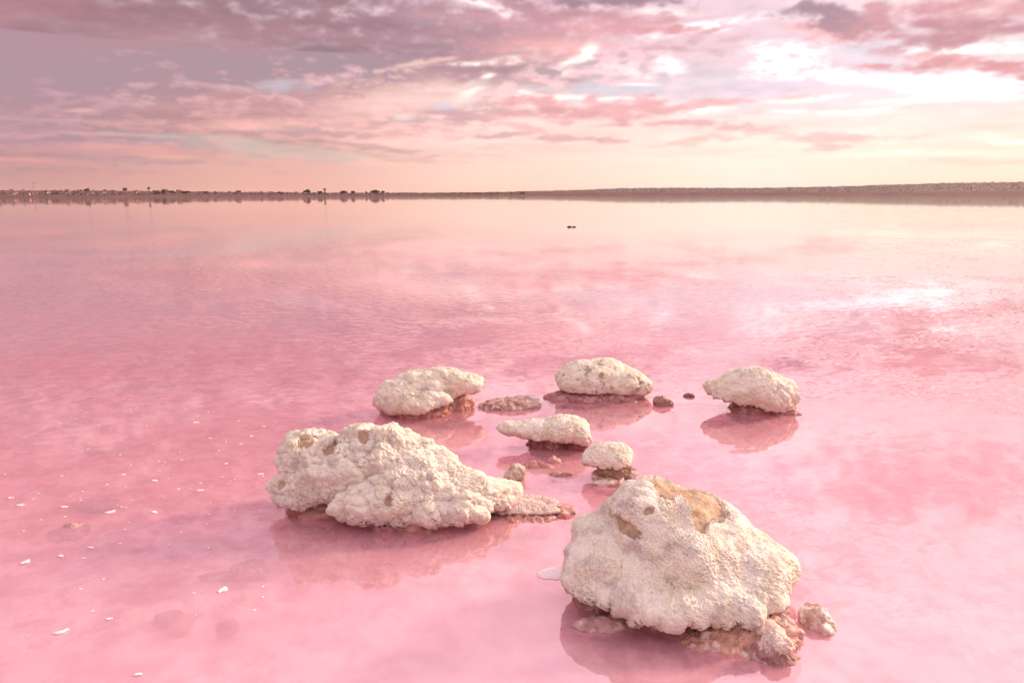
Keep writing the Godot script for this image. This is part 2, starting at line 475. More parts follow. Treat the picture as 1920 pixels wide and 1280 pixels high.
func stone_tint() -> Callable:
	return func(p: Vector3, _n: Vector3, _h: float, off: Vector3) -> Color:
		var q := p + off
		return Color(0.46, 0.29, 0.19).lerp(Color(0.60, 0.42, 0.30), clampf(0.5 + 1.3 * fbm(q, 16.0), 0.0, 1.0)) * (1.0 + 0.25 * fine(q, 75.0))

# ---------------------------------------------------------------- materials
func noise_texture(size: int, f: float, octaves: int, seed_: int, kind := FastNoiseLite.TYPE_SIMPLEX_SMOOTH) -> NoiseTexture2D:
	var n := FastNoiseLite.new()
	n.seed = seed_
	n.noise_type = kind
	n.frequency = f
	n.fractal_octaves = octaves
	var t := NoiseTexture2D.new()
	t.width = size
	t.height = size
	t.seamless = true
	t.noise = n
	return t

func plain(albedo: Color, rough := 0.9) -> StandardMaterial3D:
	var m := StandardMaterial3D.new()
	m.albedo_color = albedo.linear_to_srgb()
	m.roughness = rough
	m.metallic_specular = 0.3
	return m

func grainy(rough: float, tile: float, height: float, seed_: int) -> StandardMaterial3D:
	var m := StandardMaterial3D.new()
	m.vertex_color_use_as_albedo = true
	m.roughness = rough
	m.metallic_specular = 0.35
	var t := noise_texture(512, 0.045, 4, seed_)
	m.heightmap_enabled = true
	m.heightmap_texture = t
	m.heightmap_scale = height
	m.uv1_triplanar = true
	m.uv1_scale = Vector3.ONE / tile
	return m

func ripple_map() -> ImageTexture:
	# slopes of small wavelets, strong in patches and faint between them; one tile is 8 m wide
	var s := 1024
	var waves := FastNoiseLite.new()
	waves.seed = 11
	waves.noise_type = FastNoiseLite.TYPE_SIMPLEX_SMOOTH
	waves.frequency = 0.022
	waves.fractal_octaves = 2
	waves.fractal_gain = 0.45
	var hi := waves.get_seamless_image(2 * s, 2 * s)
	hi.convert(Image.FORMAT_RF)
	hi.resize(s, s, Image.INTERPOLATE_CUBIC)
	var h := hi.get_data().to_float32_array()
	var places := FastNoiseLite.new()
	places.seed = 23
	places.frequency = 0.006
	places.fractal_octaves = 3
	var pi := places.get_seamless_image(s, s)
	pi.convert(Image.FORMAT_RF)
	var pm := pi.get_data().to_float32_array()
	var out := PackedFloat32Array()
	out.resize(s * s * 3)
	for y in s:
		var yu := ((y + s - 1) % s) * s
		var yd := ((y + 1) % s) * s
		for x in s:
			var at := y * s + x
			var m := 0.12 + 0.9 * smoothstep(0.43, 0.62, pm[at])
			var k := 6.0 * m
			var n := Vector3((h[y * s + (x + s - 1) % s] - h[y * s + (x + 1) % s]) * k, (h[yu + x] - h[yd + x]) * k, 1.0).normalized()
			out[at * 3] = n.x * 0.5 + 0.5
			out[at * 3 + 1] = n.y * 0.5 + 0.5
			out[at * 3 + 2] = n.z * 0.5 + 0.5
	return ImageTexture.create_from_image(Image.create_from_data(s, s, false, Image.FORMAT_RGBF, out.to_byte_array()))

func water_material(ripples: Texture2D, amount: float) -> StandardMaterial3D:
	var m := StandardMaterial3D.new()
	m.resource_name = "pink_water"
	m.transparency = BaseMaterial3D.TRANSPARENCY_ALPHA
	m.albedo_color = Color(Color(0.96, 0.46, 0.55).linear_to_srgb(), 0.42)
	m.roughness = 0.0
	m.metallic_specular = 0.8
	m.metallic = 0.35
	m.clearcoat_enabled = true
	m.clearcoat = 1.0
	m.clearcoat_roughness = 0.03
	m.normal_enabled = true
	m.normal_texture = ripples
	m.normal_scale = amount
	return m

# ---------------------------------------------------------------- water and bed
func ring_surface(r: PackedFloat32Array, around: int, y: float, uv_tile: float) -> Array:
	var pos := PackedVector3Array()
	var nor := PackedVector3Array()
	var uv := PackedVector2Array()
	var idx := PackedInt32Array()
	for j in r.size():
		for i in around + 1:
			var th := TAU * i / around
			var p := Vector3(sin(th) * r[j], y, -cos(th) * r[j])
			pos.append(p)
			nor.append(Vector3.UP)
			uv.append(Vector2(p.x, p.z) / uv_tile)
	for j in r.size() - 1:
		for i in around:
			var a := j * (around + 1) + i
			idx.append_array([a, a + around + 1, a + 1, a + 1, a + around + 1, a + around + 2])
	var a := []
	a.resize(Mesh.ARRAY_MAX)
	a[Mesh.ARRAY_VERTEX] = pos
	a[Mesh.ARRAY_NORMAL] = nor
	a[Mesh.ARRAY_TEX_UV] = uv
	a[Mesh.ARRAY_INDEX] = idx
	return a

func build_water() -> void:
	var ripples := ripple_map()
	var m := ArrayMesh.new()
	var bands := [[0.02, 2.2, 4.5], [4.5, 6.0, 8.0], [8.0, 10.0, 13.0], [13.0, 17.0, 24.0], [24.0, 40.0, 70.0], [70.0, 150.0, 400.0, 1000.0, 2500.0, 6200.0]]
	var amounts := [0.03, 0.09, 0.09, 0.06, 0.03, 0.008]
	var mats := []
	for b in bands.size():
		m.add_surface_from_arrays(Mesh.PRIMITIVE_TRIANGLES, ring_surface(PackedFloat32Array(bands[b]), 96, 0.0, 8.0))
		m.surface_set_material(b, water_material(ripples, amounts[b]))
	var o := MeshInstance3D.new()
	o.mesh = m
	o.name = "lake_water"
	add_child(o)
	o.set_meta("kind", "structure")
	# the salt bed under it
	var nu := 260
	var radii := PackedFloat32Array()
	var r := 0.3
	while r < 6500.0:
		radii.append(r)
		r *= 1.022 if r < 12.0 else 1.35
	var pos := PackedVector3Array()
	var col := PackedColorArray()
	for j in radii.size():
		for i in nu:
			var th := TAU * i / nu
			var p := Vector3(sin(th) * radii[j], 0.0, -cos(th) * radii[j])
			var q := Vector3(p.x, 0.0, p.z)
			var n := fbm(q, 0.7) + 0.5 * fbm(q, 2.3)
			var deep := smoothstep(1.7, 3.1, -p.z + 0.28 * p.x * signf(p.x) * (0.6 if p.x > 0.0 else -0.4) + 0.7 * n)
			var near := radii[j] < 14.0
			p.y = -0.055 - 0.045 * deep + (0.012 * fbm(q, 3.0) + 0.006 * fine(q, 9.0) if near else 0.0)
			var c := Color(1.0, 0.92, 0.94).lerp(Color(0.95, 0.45, 0.54), deep)
			c = c.lerp(Color(0.94, 0.76, 0.78), (1.0 - deep) * smoothstep(0.0, 0.5, fbm(q + Vector3(3, 0, 8), 1.6) + 0.4 * fine(q, 4.0)) * 0.8)
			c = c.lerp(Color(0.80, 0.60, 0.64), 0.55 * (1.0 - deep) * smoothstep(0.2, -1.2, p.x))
			c = c.lerp(Color(0.70, 0.42, 0.46), smoothstep(0.20, 0.55, fbm(q + Vector3(13, 0, 2), 2.1) + 0.35 * fine(q, 7.0)) * 0.75)
			pos.append(p)
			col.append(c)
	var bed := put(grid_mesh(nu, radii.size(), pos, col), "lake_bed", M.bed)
	bed.set_meta("kind", "structure")

# ---------------------------------------------------------------- far shore
func land_height(az: float, d: float) -> float:
	# metres above the water at that bearing and distance
	var h := 0.0
	if d > 1440.0:
		h = (smoothstep(1440.0, 1500.0, d) * 3.2 + smoothstep(1480.0, 1760.0, d) * 6.6) * lerpf(1.0, 0.75, smoothstep(-24.0, -10.0, az))
		h += smoothstep(1500.0, 1800.0, d) * (3.2 * smoothstep(-20.0, -30.0, az) + 0.8 * soft_noise.get_noise_2d(az * 2.0, d * 0.01))
	if d > 2200.0:
		var top := 14.0 + 10.0 * smoothstep(-4.0, 5.0, az) + 11.0 * smoothstep(3.0, 10.0, az) - 2.0 * smoothstep(12.0, 17.0, az) + 18.0 * smoothstep(18.0, 34.0, az) - 5.0 * smoothstep(-8.0, -20.0, az)
		top += 3.5 * soft_noise.get_noise_2d(az * 3.0, 7.0)
		h = maxf(h, top * smoothstep(2200.0, 3900.0, d) * (1.0 - 0.9 * smoothstep(4300.0, 6000.0, d)))
	return h

func polar(az: float, d: float) -> Vector3:
	return Vector3(sin(deg_to_rad(az)) * d, land_height(az, d), -cos(deg_to_rad(az)) * d)

func build_land() -> void:
	var dist := [1430.0, 1445.0, 1460.0, 1480.0, 1500.0, 1540.0, 1600.0, 1680.0, 1760.0, 1900.0, 2200.0, 2500.0, 2800.0, 3100.0, 3400.0, 3650.0, 3900.0, 4100.0, 4300.0, 4800.0, 5600.0, 6200.0]
	var nu := 420
	var pos := PackedVector3Array()
	var col := PackedColorArray()
	for j in dist.size():
		for i in nu:
			var az := -62.0 + 124.0 * i / (nu - 1.0)
			var p := polar(az, dist[j] + (12.0 * soft_noise.get_noise_2d(az * 4.0, 1.0) if j < 3 else 0.0))
			if j < 2:
				p.y = -0.3 + 0.45 * j
			pos.append(p)
			var q := p * 0.004
			var c := Color(0.17, 0.075, 0.075).lerp(Color(0.10, 0.055, 0.05), clampf(0.5 + 1.2 * fine(q, 6.0), 0.0, 1.0))
			if j > 10:
				c = Color(0.12, 0.078, 0.082).lerp(Color(0.18, 0.12, 0.12), clampf(0.4 + 1.6 * fine(q, 9.0), 0.0, 1.0))
			col.append(c)
	var o := put(grid_mesh(nu, dist.size(), pos, col, false), "shore_land", M.land)
	o.set_meta("kind", "structure")

func clump_mesh(count: int, size: Vector3, leaf: float, seed_: int, body := 0.72) -> ArrayMesh:
	# a crown: an uneven core and many leaf clumps through and round it
	rng.seed = seed_
	var st := SurfaceTool.new()
	st.begin(Mesh.PRIMITIVE_TRIANGLES)
	var shapes := []
	for k in 5:
		shapes.append([Vector3(rng.randf_range(-0.5, 0.5) * size.x, rng.randf_range(-0.35, 0.45) * size.y, rng.randf_range(-0.5, 0.5) * size.z), rng.randf_range(0.45, 0.7)])
	for s in shapes:
		var ball := SphereMesh.new()
		ball.radius = 0.5
		ball.height = 1.0
		ball.radial_segments = 9
		ball.rings = 5
		var b := Basis.from_euler(Vector3(rng.randf() * 3.0, rng.randf() * 3.0, rng.randf() * 3.0))
		st.append_from(ball, 0, Transform3D(Basis.from_scale(size * s[1] * body * 1.5) * b, s[0] * 0.7))
	for k in count:
		var s: Array = shapes[k % 5]
		var d := Vector3(rng.randfn(), rng.randfn(), rng.randfn()).normalized()
		var at: Vector3 = s[0] + d * size * s[1] * rng.randf_range(0.6, 0.95)
		var u := Vector3(rng.randfn(), rng.randfn(), rng.randfn()).normalized() * leaf * rng.randf_range(0.6, 1.3)
		var v := u.cross(d + Vector3(0.2, 0.5, 0.1)).normalized() * leaf * 0.6
		st.set_normal(d)
		st.add_vertex(at - u)
		st.set_normal(d)
		st.add_vertex(at + v + d * leaf * 0.2)
		st.set_normal(d)
		st.add_vertex(at + u)
		st.set_normal(d)
		st.add_vertex(at - u)
		st.set_normal(d)
		st.add_vertex(at + u)
		st.set_normal(d)
		st.add_vertex(at - v + d * leaf * 0.2)
	return st.commit()

func rod(st: SurfaceTool, a: Vector3, b: Vector3, ra: float, rb: float) -> void:
	var c := CylinderMesh.new()
	c.bottom_radius = ra
	c.top_radius = rb
	c.height = a.distance_to(b)
	c.radial_segments = 7
	c.rings = 1
	var y := (b - a).normalized()
	var x := y.cross(Vector3(0.3, 0.1, 1.0)).normalized()
	st.append_from(c, 0, Transform3D(Basis(x, y, x.cross(y)), (a + b) * 0.5))

func tree(az: float, d: float, high: float, wide: float, label: String, seed_: int, dark := true, called := "shore_tree", stem := 0.35) -> Node3D:
	var t := thing(called, label, "tree", polar(az, d) - Vector3(0, 0.3, 0), "trees along the far shore")
	var crown_h := high * (1.0 - stem * 0.6)
	var st := SurfaceTool.new()
	st.begin(Mesh.PRIMITIVE_TRIANGLES)
	rod(st, Vector3.ZERO, Vector3(0.1, high * 0.6, 0.0), high * 0.04, high * 0.02)
	for k in 3:
		rod(st, Vector3(0.05, high * (0.3 + 0.1 * k), 0), Vector3(cos(k * 2.1) * wide * 0.25, high * (0.55 + 0.1 * k), sin(k * 2.1) * wide * 0.25), high * 0.018, high * 0.008)
	put(st.commit(), "trunk", M.bark, t)
	var c := put(clump_mesh(150, Vector3(wide * 0.95, crown_h * 0.70, wide * 0.8), maxf(0.6, wide * 0.09), seed_), "crown", M.leaf_dark if dark else M.leaf, t)
	c.position = Vector3(0, high - crown_h * 0.5, 0)
	return t

func box(st: SurfaceTool, size: Vector3, at: Vector3) -> void:
	var b := BoxMesh.new()
	b.size = size
	st.append_from(b, 0, Transform3D(Basis(), at))

func box_mesh(size: Vector3, at: Vector3) -> ArrayMesh:
	var st := SurfaceTool.new()
	st.begin(Mesh.PRIMITIVE_TRIANGLES)
	box(st, size, at)
	return st.commit()

func gable(w: float, h: float, d: float, eave: float) -> ArrayMesh:
	var st := SurfaceTool.new()
	st.begin(Mesh.PRIMITIVE_TRIANGLES)
	var x := w * 0.5 + eave
	var z := d * 0.5 + eave
	var a := [Vector3(-x, 0, z), Vector3(x, 0, z), Vector3(x, h, 0), Vector3(-x, h, 0), Vector3(-x, 0, -z), Vector3(x, 0, -z)]
	for f in [[0, 3, 2], [0, 2, 1], [5, 2, 3], [5, 3, 4], [0, 4, 3], [1, 2, 5], [0, 1, 5], [0, 5, 4]]:
		for n in f:
			st.add_vertex(a[n])
	st.set_smooth_group(-1)
	st.generate_normals()
	return st.commit()

func make_house(w: float, h: float, d: float, wall: Material, roof: Material) -> Node3D:
	var t := thing("lakeside_house", "tiny pale house among trees in the far lakeside town", "house", Vector3.ZERO, "houses of the far lakeside town")
	put(box_mesh(Vector3(w, h, d), Vector3(0, h * 0.5, 0)), "wall", wall, t)
	var r := put(gable(w, h * 0.35, d, 0.3), "roof", roof, t)
	r.position.y = h + 0.01
	var win := box_mesh(Vector3(w * 0.12, h * 0.28, 0.12), Vector3.ZERO)
	for k in 3:
		var o := put(win, "window", M.dark_glass, t)
		o.position = Vector3((k - 1) * w * 0.3, h * 0.6, d * 0.5)
	var door := put(box_mesh(Vector3(1.0, 2.0, 0.12), Vector3.ZERO), "door", M.bark, t)
	door.position = Vector3(w * 0.15, 1.02, d * 0.5)
	return t

func build_far_things() -> void:
	# the town at the left end
	var protos := [make_house(7.5, 3.4, 6.0, M.plaster, M.roof), make_house(10.0, 4.0, 6.0, M.plaster_grey, M.roof), make_house(5.5, 2.8, 5.0, M.plaster, M.roof_dark)]
	rng.seed = 77
	for k in 46:
		var o: Node3D = protos[k] if k < 3 else protos[k % 3].duplicate()
		if k >= 3:
			o.name = numbered("lakeside_house")
			add_child(o)
		var az := -35.5 + 11.8 * pow(rng.randf(), 1.25)
		var d := rng.randf_range(1505.0, 1720.0)
		o.position = polar(az, d) - Vector3(0, 0.2, 0)
		o.rotation.y = -deg_to_rad(az) + rng.randf_range(-0.5, 0.5)
	# trees one can tell apart, from left to right
	tree(-27.35, 1600.0, 12.0, 9.0, "small dark round tree standing above the roofs of the far town", 5)
	tree(-25.9, 1590.0, 13.5, 4.5, "slim dark tree like a post at the right end of the far town", 6, true, "shore_tree", 0.8)
	tree(-29.6, 1600.0, 10.5, 8.0, "low dark tree near the middle of the far town", 8)
	tree(-25.0, 1585.0, 9.0, 9.0, "squat dark tree just right of the far town's post-like tree", 9)
	tree(-20.2, 1560.0, 8.5, 14.0, "dark bush-like tree halfway between the town and the shore grove", 10)
	tree(-15.35, 1520.0, 13.5, 12.0, "rounded dark tree at the left end of the far shore grove", 12)
	tree(-14.4, 1520.0, 9.0, 9.0, "lower olive tree between the rounded tree and the water tower", 13, false)
	tree(-12.75, 1520.0, 9.5, 15.0, "wide low dark tree right of the water tower", 14)
	tree(-12.0, 1530.0, 10.5, 8.0, "small dark tree touching the right side of the wide low tree", 15)
	tree(-11.0, 1520.0, 8.0, 5.0, "tiny tree alone between the wide low tree and the big round tree", 16)
	tree(-10.35, 1510.0, 12.5, 21.0, "biggest round dark tree on the far shore, at the end of the grove", 17)
	tree(-9.75, 1512.0, 9.5, 8.0, "small round tree close to the right of the biggest far tree", 18)
	tree(-25.25, 1545.0, 8.0, 17.0, "long dark thicket-like tree, first right of the far town", 41)
	tree(-24.4, 1545.0, 8.8, 15.0, "long dark thicket-like tree, second right of the far town", 42)
	tree(-23.55, 1550.0, 7.4, 16.0, "long dark thicket-like tree, third right of the far town", 43)
	tree(-22.3, 1550.0, 7.0, 10.0, "small dark tree just beyond the three thicket-like trees", 44)
	tree(-17.2, 1540.0, 7.0, 15.0, "low olive spreading tree before the far shore grove", 45, false)
	# the water tower, the crane and the little posts
	var wt := thing("water_tower", "slender dark water tower rising from the far shore grove", "water tower", polar(-14.05, 1520.0))
	var st := SurfaceTool.new()
	st.begin(Mesh.PRIMITIVE_TRIANGLES)
	for s in [[-1, -1], [1, -1], [1, 1], [-1, 1]]:
		rod(st, Vector3(s[0] * 1.6, -0.4, s[1] * 1.6), Vector3(s[0] * 1.1, 9.2, s[1] * 1.1), 0.4, 0.35)
	put(st.commit(), "leg_frame", M.iron, wt)
	st = SurfaceTool.new()
	st.begin(Mesh.PRIMITIVE_TRIANGLES)
	rod(st, Vector3(0, 9.2, 0), Vector3(0, 12.2, 0), 2.4, 2.4)
	put(st.commit(), "tank", M.iron, wt)
	st = SurfaceTool.new()
	st.begin(Mesh.PRIMITIVE_TRIANGLES)
	rod(st, Vector3(0, 12.21, 0), Vector3(0, 13.4, 0), 2.5, 0.2)
	put(st.commit(), "tank_roof", M.iron, wt)
	var crane := thing("tower_crane", "thin tower crane standing behind the far lakeside town", "crane", polar(-32.6, 1700.0))
	st = SurfaceTool.new()
	st.begin(Mesh.PRIMITIVE_TRIANGLES)
	rod(st, Vector3(0, -0.4, 0), Vector3(0, 16.0, 0), 0.45, 0.45)
	put(st.commit(), "mast", M.crane_paint, crane)
	st = SurfaceTool.new()
	st.begin(Mesh.PRIMITIVE_TRIANGLES)
	rod(st, Vector3(-3.5, 15.2, 0), Vector3(10.0, 15.2, 0), 0.4, 0.3)
	put(st.commit(), "jib", M.crane_paint, crane)
	# scrub on the shore and on the hill: nobody could count it
	var lump := clump_mesh(26, Vector3(0.5, 0.42, 0.5), 0.17, 31)
	scatter(lump, "scrub", 1500, 4, func() -> Array:
		var az := rng.randf_range(-36.0, 1.0)
		var dense := fine_noise.get_noise_2d(az * 5.0, 3.0)
		return [az, rng.randf_range(1500.0, 1780.0), maxf(1.0, rng.randf_range(1.0, 2.6) + 3.0 * dense), 2.6], M.leaf_dark)
	scatter(lump, "hill_scrub", 4200, 9, func() -> Array:
		return [rng.randf_range(-6.0, 36.0), rng.randf_range(2700.0, 4150.0), rng.randf_range(2.0, 4.5), 2.4], M.leaf)

func scatter(mesh: Mesh, called: String, count: int, seed_: int, where: Callable, mat: Material) -> void:
	rng.seed = seed_
	var mm := MultiMesh.new()
	mm.transform_format = MultiMesh.TRANSFORM_3D
	mm.mesh = mesh
	mm.instance_count = count
	for k in count:
		var w: Array = where.call()
		var high: float = w[2]
		var b := Basis(Vector3.UP, rng.randf() * TAU).scaled_local(Vector3(high * w[3], high, high * w[3] * 0.8))
		mm.set_instance_transform(k, Transform3D(b, polar(w[0], w[1]) + Vector3(0, high * 0.3, 0)))
	var o := MultiMeshInstance3D.new()
	o.multimesh = mm
	o.material_override = mat
	o.name = called
	add_child(o)
	o.set_meta("kind", "stuff")

# ---------------------------------------------------------------- rocks in the water
func bare_mask(patches: Array, behind: float) -> Callable:
	# 1 where the crust has fallen off the stone
	return func(p: Vector3) -> float:
		if p.z < behind:
			return 0.0
		var m := 0.0
		for c in patches:
			var dx: float = p.x - c[0]
			var dy: float = p.y - c[1]
			var u: float = (dx * cos(c[4]) + dy * sin(c[4])) / c[2]
			var v: float = (dy * cos(c[4]) - dx * sin(c[4])) / c[3]
			var r := sqrt(u * u + v * v)
			if r < 1.7:
				m = maxf(m, 1.0 - smoothstep(0.82, 1.02, r + 0.30 * fbm(p, 26.0) + 0.20 * fine(p, 70.0)))
		return m

func big_rock() -> void:
	var t := thing("salt_rock", "largest nearest salt rock, domed, with two bare tan stone patches on top", "rock", Vector3(0.50, 0, -2.07))
	var lumps := [
		[0.0, 0.065, 0.02, 0.32, 0.09, 0.27], [-0.03, 0.12, 0.0, 0.25, 0.145, 0.22], [-0.08, 0.185, -0.02, 0.15, 0.155, 0.15], [0.07, 0.14, -0.03, 0.15, 0.14, 0.16],
		[0.17, 0.085, 0.0, 0.15, 0.105, 0.16], [0.0, 0.165, -0.03, 0.14, 0.150, 0.15], [-0.22, 0.11, 0.02, 0.11, 0.11, 0.15], [-0.14, 0.07, 0.11, 0.15, 0.08, 0.10], [0.04, 0.075, 0.12, 0.18, 0.085, 0.10]]
	var skirt := [[0.23, 0.085, 0.03, 0.11, 0.065, 0.12], [0.28, 0.09, 0.02, 0.085, 0.045, 0.07], [0.17, 0.08, 0.09, 0.12, 0.07, 0.10]]
	var patches := [   # x, y, half width, half height, tilt: where the stone is bare
		[-0.030, 0.345, 0.046, 0.034, -0.2], [0.080, 0.295, 0.085, 0.030, -0.5], [0.050, 0.275, 0.030, 0.032, -0.5], [0.030, 0.325, 0.05, 0.022, -0.3], [-0.166, 0.250, 0.044, 0.020, -0.25], [-0.105, 0.30, 0.018, 0.009, 0.3]]
	var bare := bare_mask(patches, -0.1)
	var skin := crust_rough(0.004, 46.0, 0.003, 0.0045)
	var low := crust_rough(0.008, 60.0, 0.006, 0.006)
	var o := {"rim": Vector3(0.064, -0.03, -0.02), "teeth": 0.016, "warp": 0.15, "warp_f": 5.0, "seed": Vector3(4, 2, 1),
		"rough": func(p: Vector3, n: Vector3) -> float:
			var q := p - Vector3(4, 2, 1)
			var f := smoothstep(0.22, 0.08, q.y + 0.10 * fbm(p, 8.0))
			return lerpf(skin.call(p, n), low.call(p, n) + 0.006, f) - 0.020 * bare.call(q),
		"tint": crust_tint(0.35, 0.25)}
	put(blob(lumps, Vector3(0, 0.11, 0.01), 600, 290, Vector3(1, 0.75, 0.85), o), "salt_crust", M.crust, t)
	put(blob(skirt, Vector3(0.21, 0.085, 0.04), 260, 110, Vector3(1, 0.6, 0.9), o), "salt_crust", M.crust, t)
	o = {"rim": Vector3(0.06, -0.02, 0.0), "teeth": 0.004, "warp": 0.15, "warp_f": 5.0, "seed": Vector3(4, 2, 1), "rough": base_rough(0.0025), "tint": stone_tint()}
	put(blob(lumps, Vector3(0, 0.11, 0.01), 260, 260, Vector3(1, 0.75, 0.85), o, 0.010), "stone_core", M.stone, t)
	o = {"seed": Vector3(1, 5, 2), "warp": 0.22, "warp_f": 9.0, "rough": base_rough(0.011), "tint": base_tint(Color(0.50, 0.22, 0.17), 0.45)}
	put(blob([[-0.03, -0.03, 0.02, 0.27, 0.10, 0.20], [0.08, -0.02, 0.14, 0.17, 0.07, 0.09], [-0.15, -0.03, 0.12, 0.11, 0.06, 0.07]], Vector3(0, -0.02, 0.03), 260, 100, Vector3(1, 0.4, 0.8), o), "rock_base", M.wet_stone, t)
	o = {"seed": Vector3(8, 5, 2), "warp": 0.25, "warp_f": 11.0, "rough": base_rough(0.009), "tint": base_tint(Color(0.74, 0.38, 0.29), 0.7)}
	put(blob([[0.0, -0.025, 0.0, 0.14, 0.045, 0.075], [0.09, -0.015, -0.04, 0.11, 0.05, 0.09], [0.08, -0.02, 0.03, 0.08, 0.035, 0.05]], Vector3(0.03, -0.03, 0), 220, 90, Vector3(1, 0.4, 0.7), o), "ledge", M.wet_stone, t).position = Vector3(0.105, 0.010, 0.255)
	# salt ribs and knobs that grow over the ledge
	for r in [[0.150, 0.030, 0.205, 0.070, 0.022, 0.045, -0.5], [0.205, 0.024, 0.175, 0.062, 0.013, 0.014, -0.75], [0.230, 0.020, 0.140, 0.055, 0.012, 0.012, -0.85], [0.175, 0.012, 0.250, 0.060, 0.014, 0.018, -0.45], [0.235, 0.02, 0.09, 0.05, 0.013, 0.018, -0.6]]:
		o = {"seed": Vector3(r[0] * 50, 3, r[2] * 40), "warp": 0.2, "warp_f": 20.0, "rough": crust_rough(0.006, 75.0, 0.004, 0.003), "tint": crust_tint(0.1, 0.3)}
		var rib := put(blob([[0, 0, 0, r[3], r[4], r[5]], [r[3] * 0.5, -0.004, 0.004, r[3] * 0.5, r[4] * 0.8, r[5] * 0.9]], Vector3.ZERO, 90, 44, Vector3(1, 0.4, 0.5), o), "salt_rib", M.crust, t)
		rib.position = Vector3(r[0] + 0.02, r[1] + 0.002, r[2] + 0.035)
		rib.rotation.y = r[6]
	o = {"seed": Vector3(3, 8, 4), "warp": 0.25, "warp_f": 18.0, "rough": crust_rough(0.009, 70.0, 0.005, 0.004), "tint": crust_tint(0.0, 0.1)}
	put(blob([[0.0, 0.035, 0.0, 0.034, 0.024, 0.03], [-0.02, 0.026, 0.004, 0.026, 0.018, 0.022]], Vector3(-0.005, 0.032, 0), 110, 60, Vector3(1, 0.8, 1), o), "salt_knob", M.crust, t).position = Vector3(0.20, 0.0, 0.325)
	o = {"seed": Vector3(3, 1, 4), "warp": 0.25, "warp_f": 14.0, "rough": base_rough(0.007), "tint": base_tint(Color(0.48, 0.24, 0.22), 0.7)}
	put(blob([[-0.01, -0.01, 0.0, 0.055, 0.045, 0.045], [0.02, -0.02, 0.01, 0.04, 0.04, 0.04]], Vector3(0, -0.01, 0), 120, 60, Vector3(1, 0.8, 1), o), "knob_base", M.wet_stone, t).position = Vector3(0.195, 0.0, 0.33)
	o = {"seed": Vector3(2, 8, 4), "warp": 0.2, "warp_f": 14.0, "rough": base_rough(0.005), "tint": base_tint(Color(0.62, 0.36, 0.34), 0.9)}
	put(blob([[0, 0, 0, 0.075, 0.02, 0.035], [-0.04, 0.0, 0.0, 0.05, 0.014, 0.025]], Vector3(-0.01, 0, 0), 120, 50, Vector3(1, 0.4, 0.6), o), "salt_tongue", M.wet_stone, t).position = Vector3(-0.24, 0.004, 0.19)

func crusted(called: String, label: String, at: Vector3, groups: Array, crust: Dictionary, base_lumps: Array, base_c: Vector3, red: Color, salt := 0.35) -> Node3D:
	# groups: [lumps, centre, points round, rows, stretch] for each swelling of the crust
	var t := thing(called, label, "rock", at)
	var off: Vector3 = crust.seed
	var own: Callable = crust.rough
	var bare := bare_mask(crust.get("bare", []), -0.02)
	if crust.has("bare"):
		crust.rough = func(p: Vector3, n: Vector3) -> float:
			return own.call(p, n) - crust.get("deep", 0.016) * bare.call(p - off)
	for g in groups:
		put(blob(g[0], g[1], g[2], g[3], g[4], crust), "salt_crust", M.crust, t)
	if crust.has("bare"):
		var core := crust.duplicate()
		core.rough = base_rough(0.003)
		core.tint = stone_tint()
		for g in groups:
			put(blob(g[0], g[1], g[2] / 2, g[3] / 2, g[4], core, 0.008), "stone_core", M.stone, t)
	var o := {"seed": off + Vector3(1, 1, 1), "warp": 0.25, "warp_f": 10.0, "rough": base_rough(0.009), "tint": base_tint(red, salt)}
	put(blob(base_lumps, base_c, 200, 80, Vector3(1, 0.4, 0.7), o), "rock_base", M.wet_stone, t)
	return t

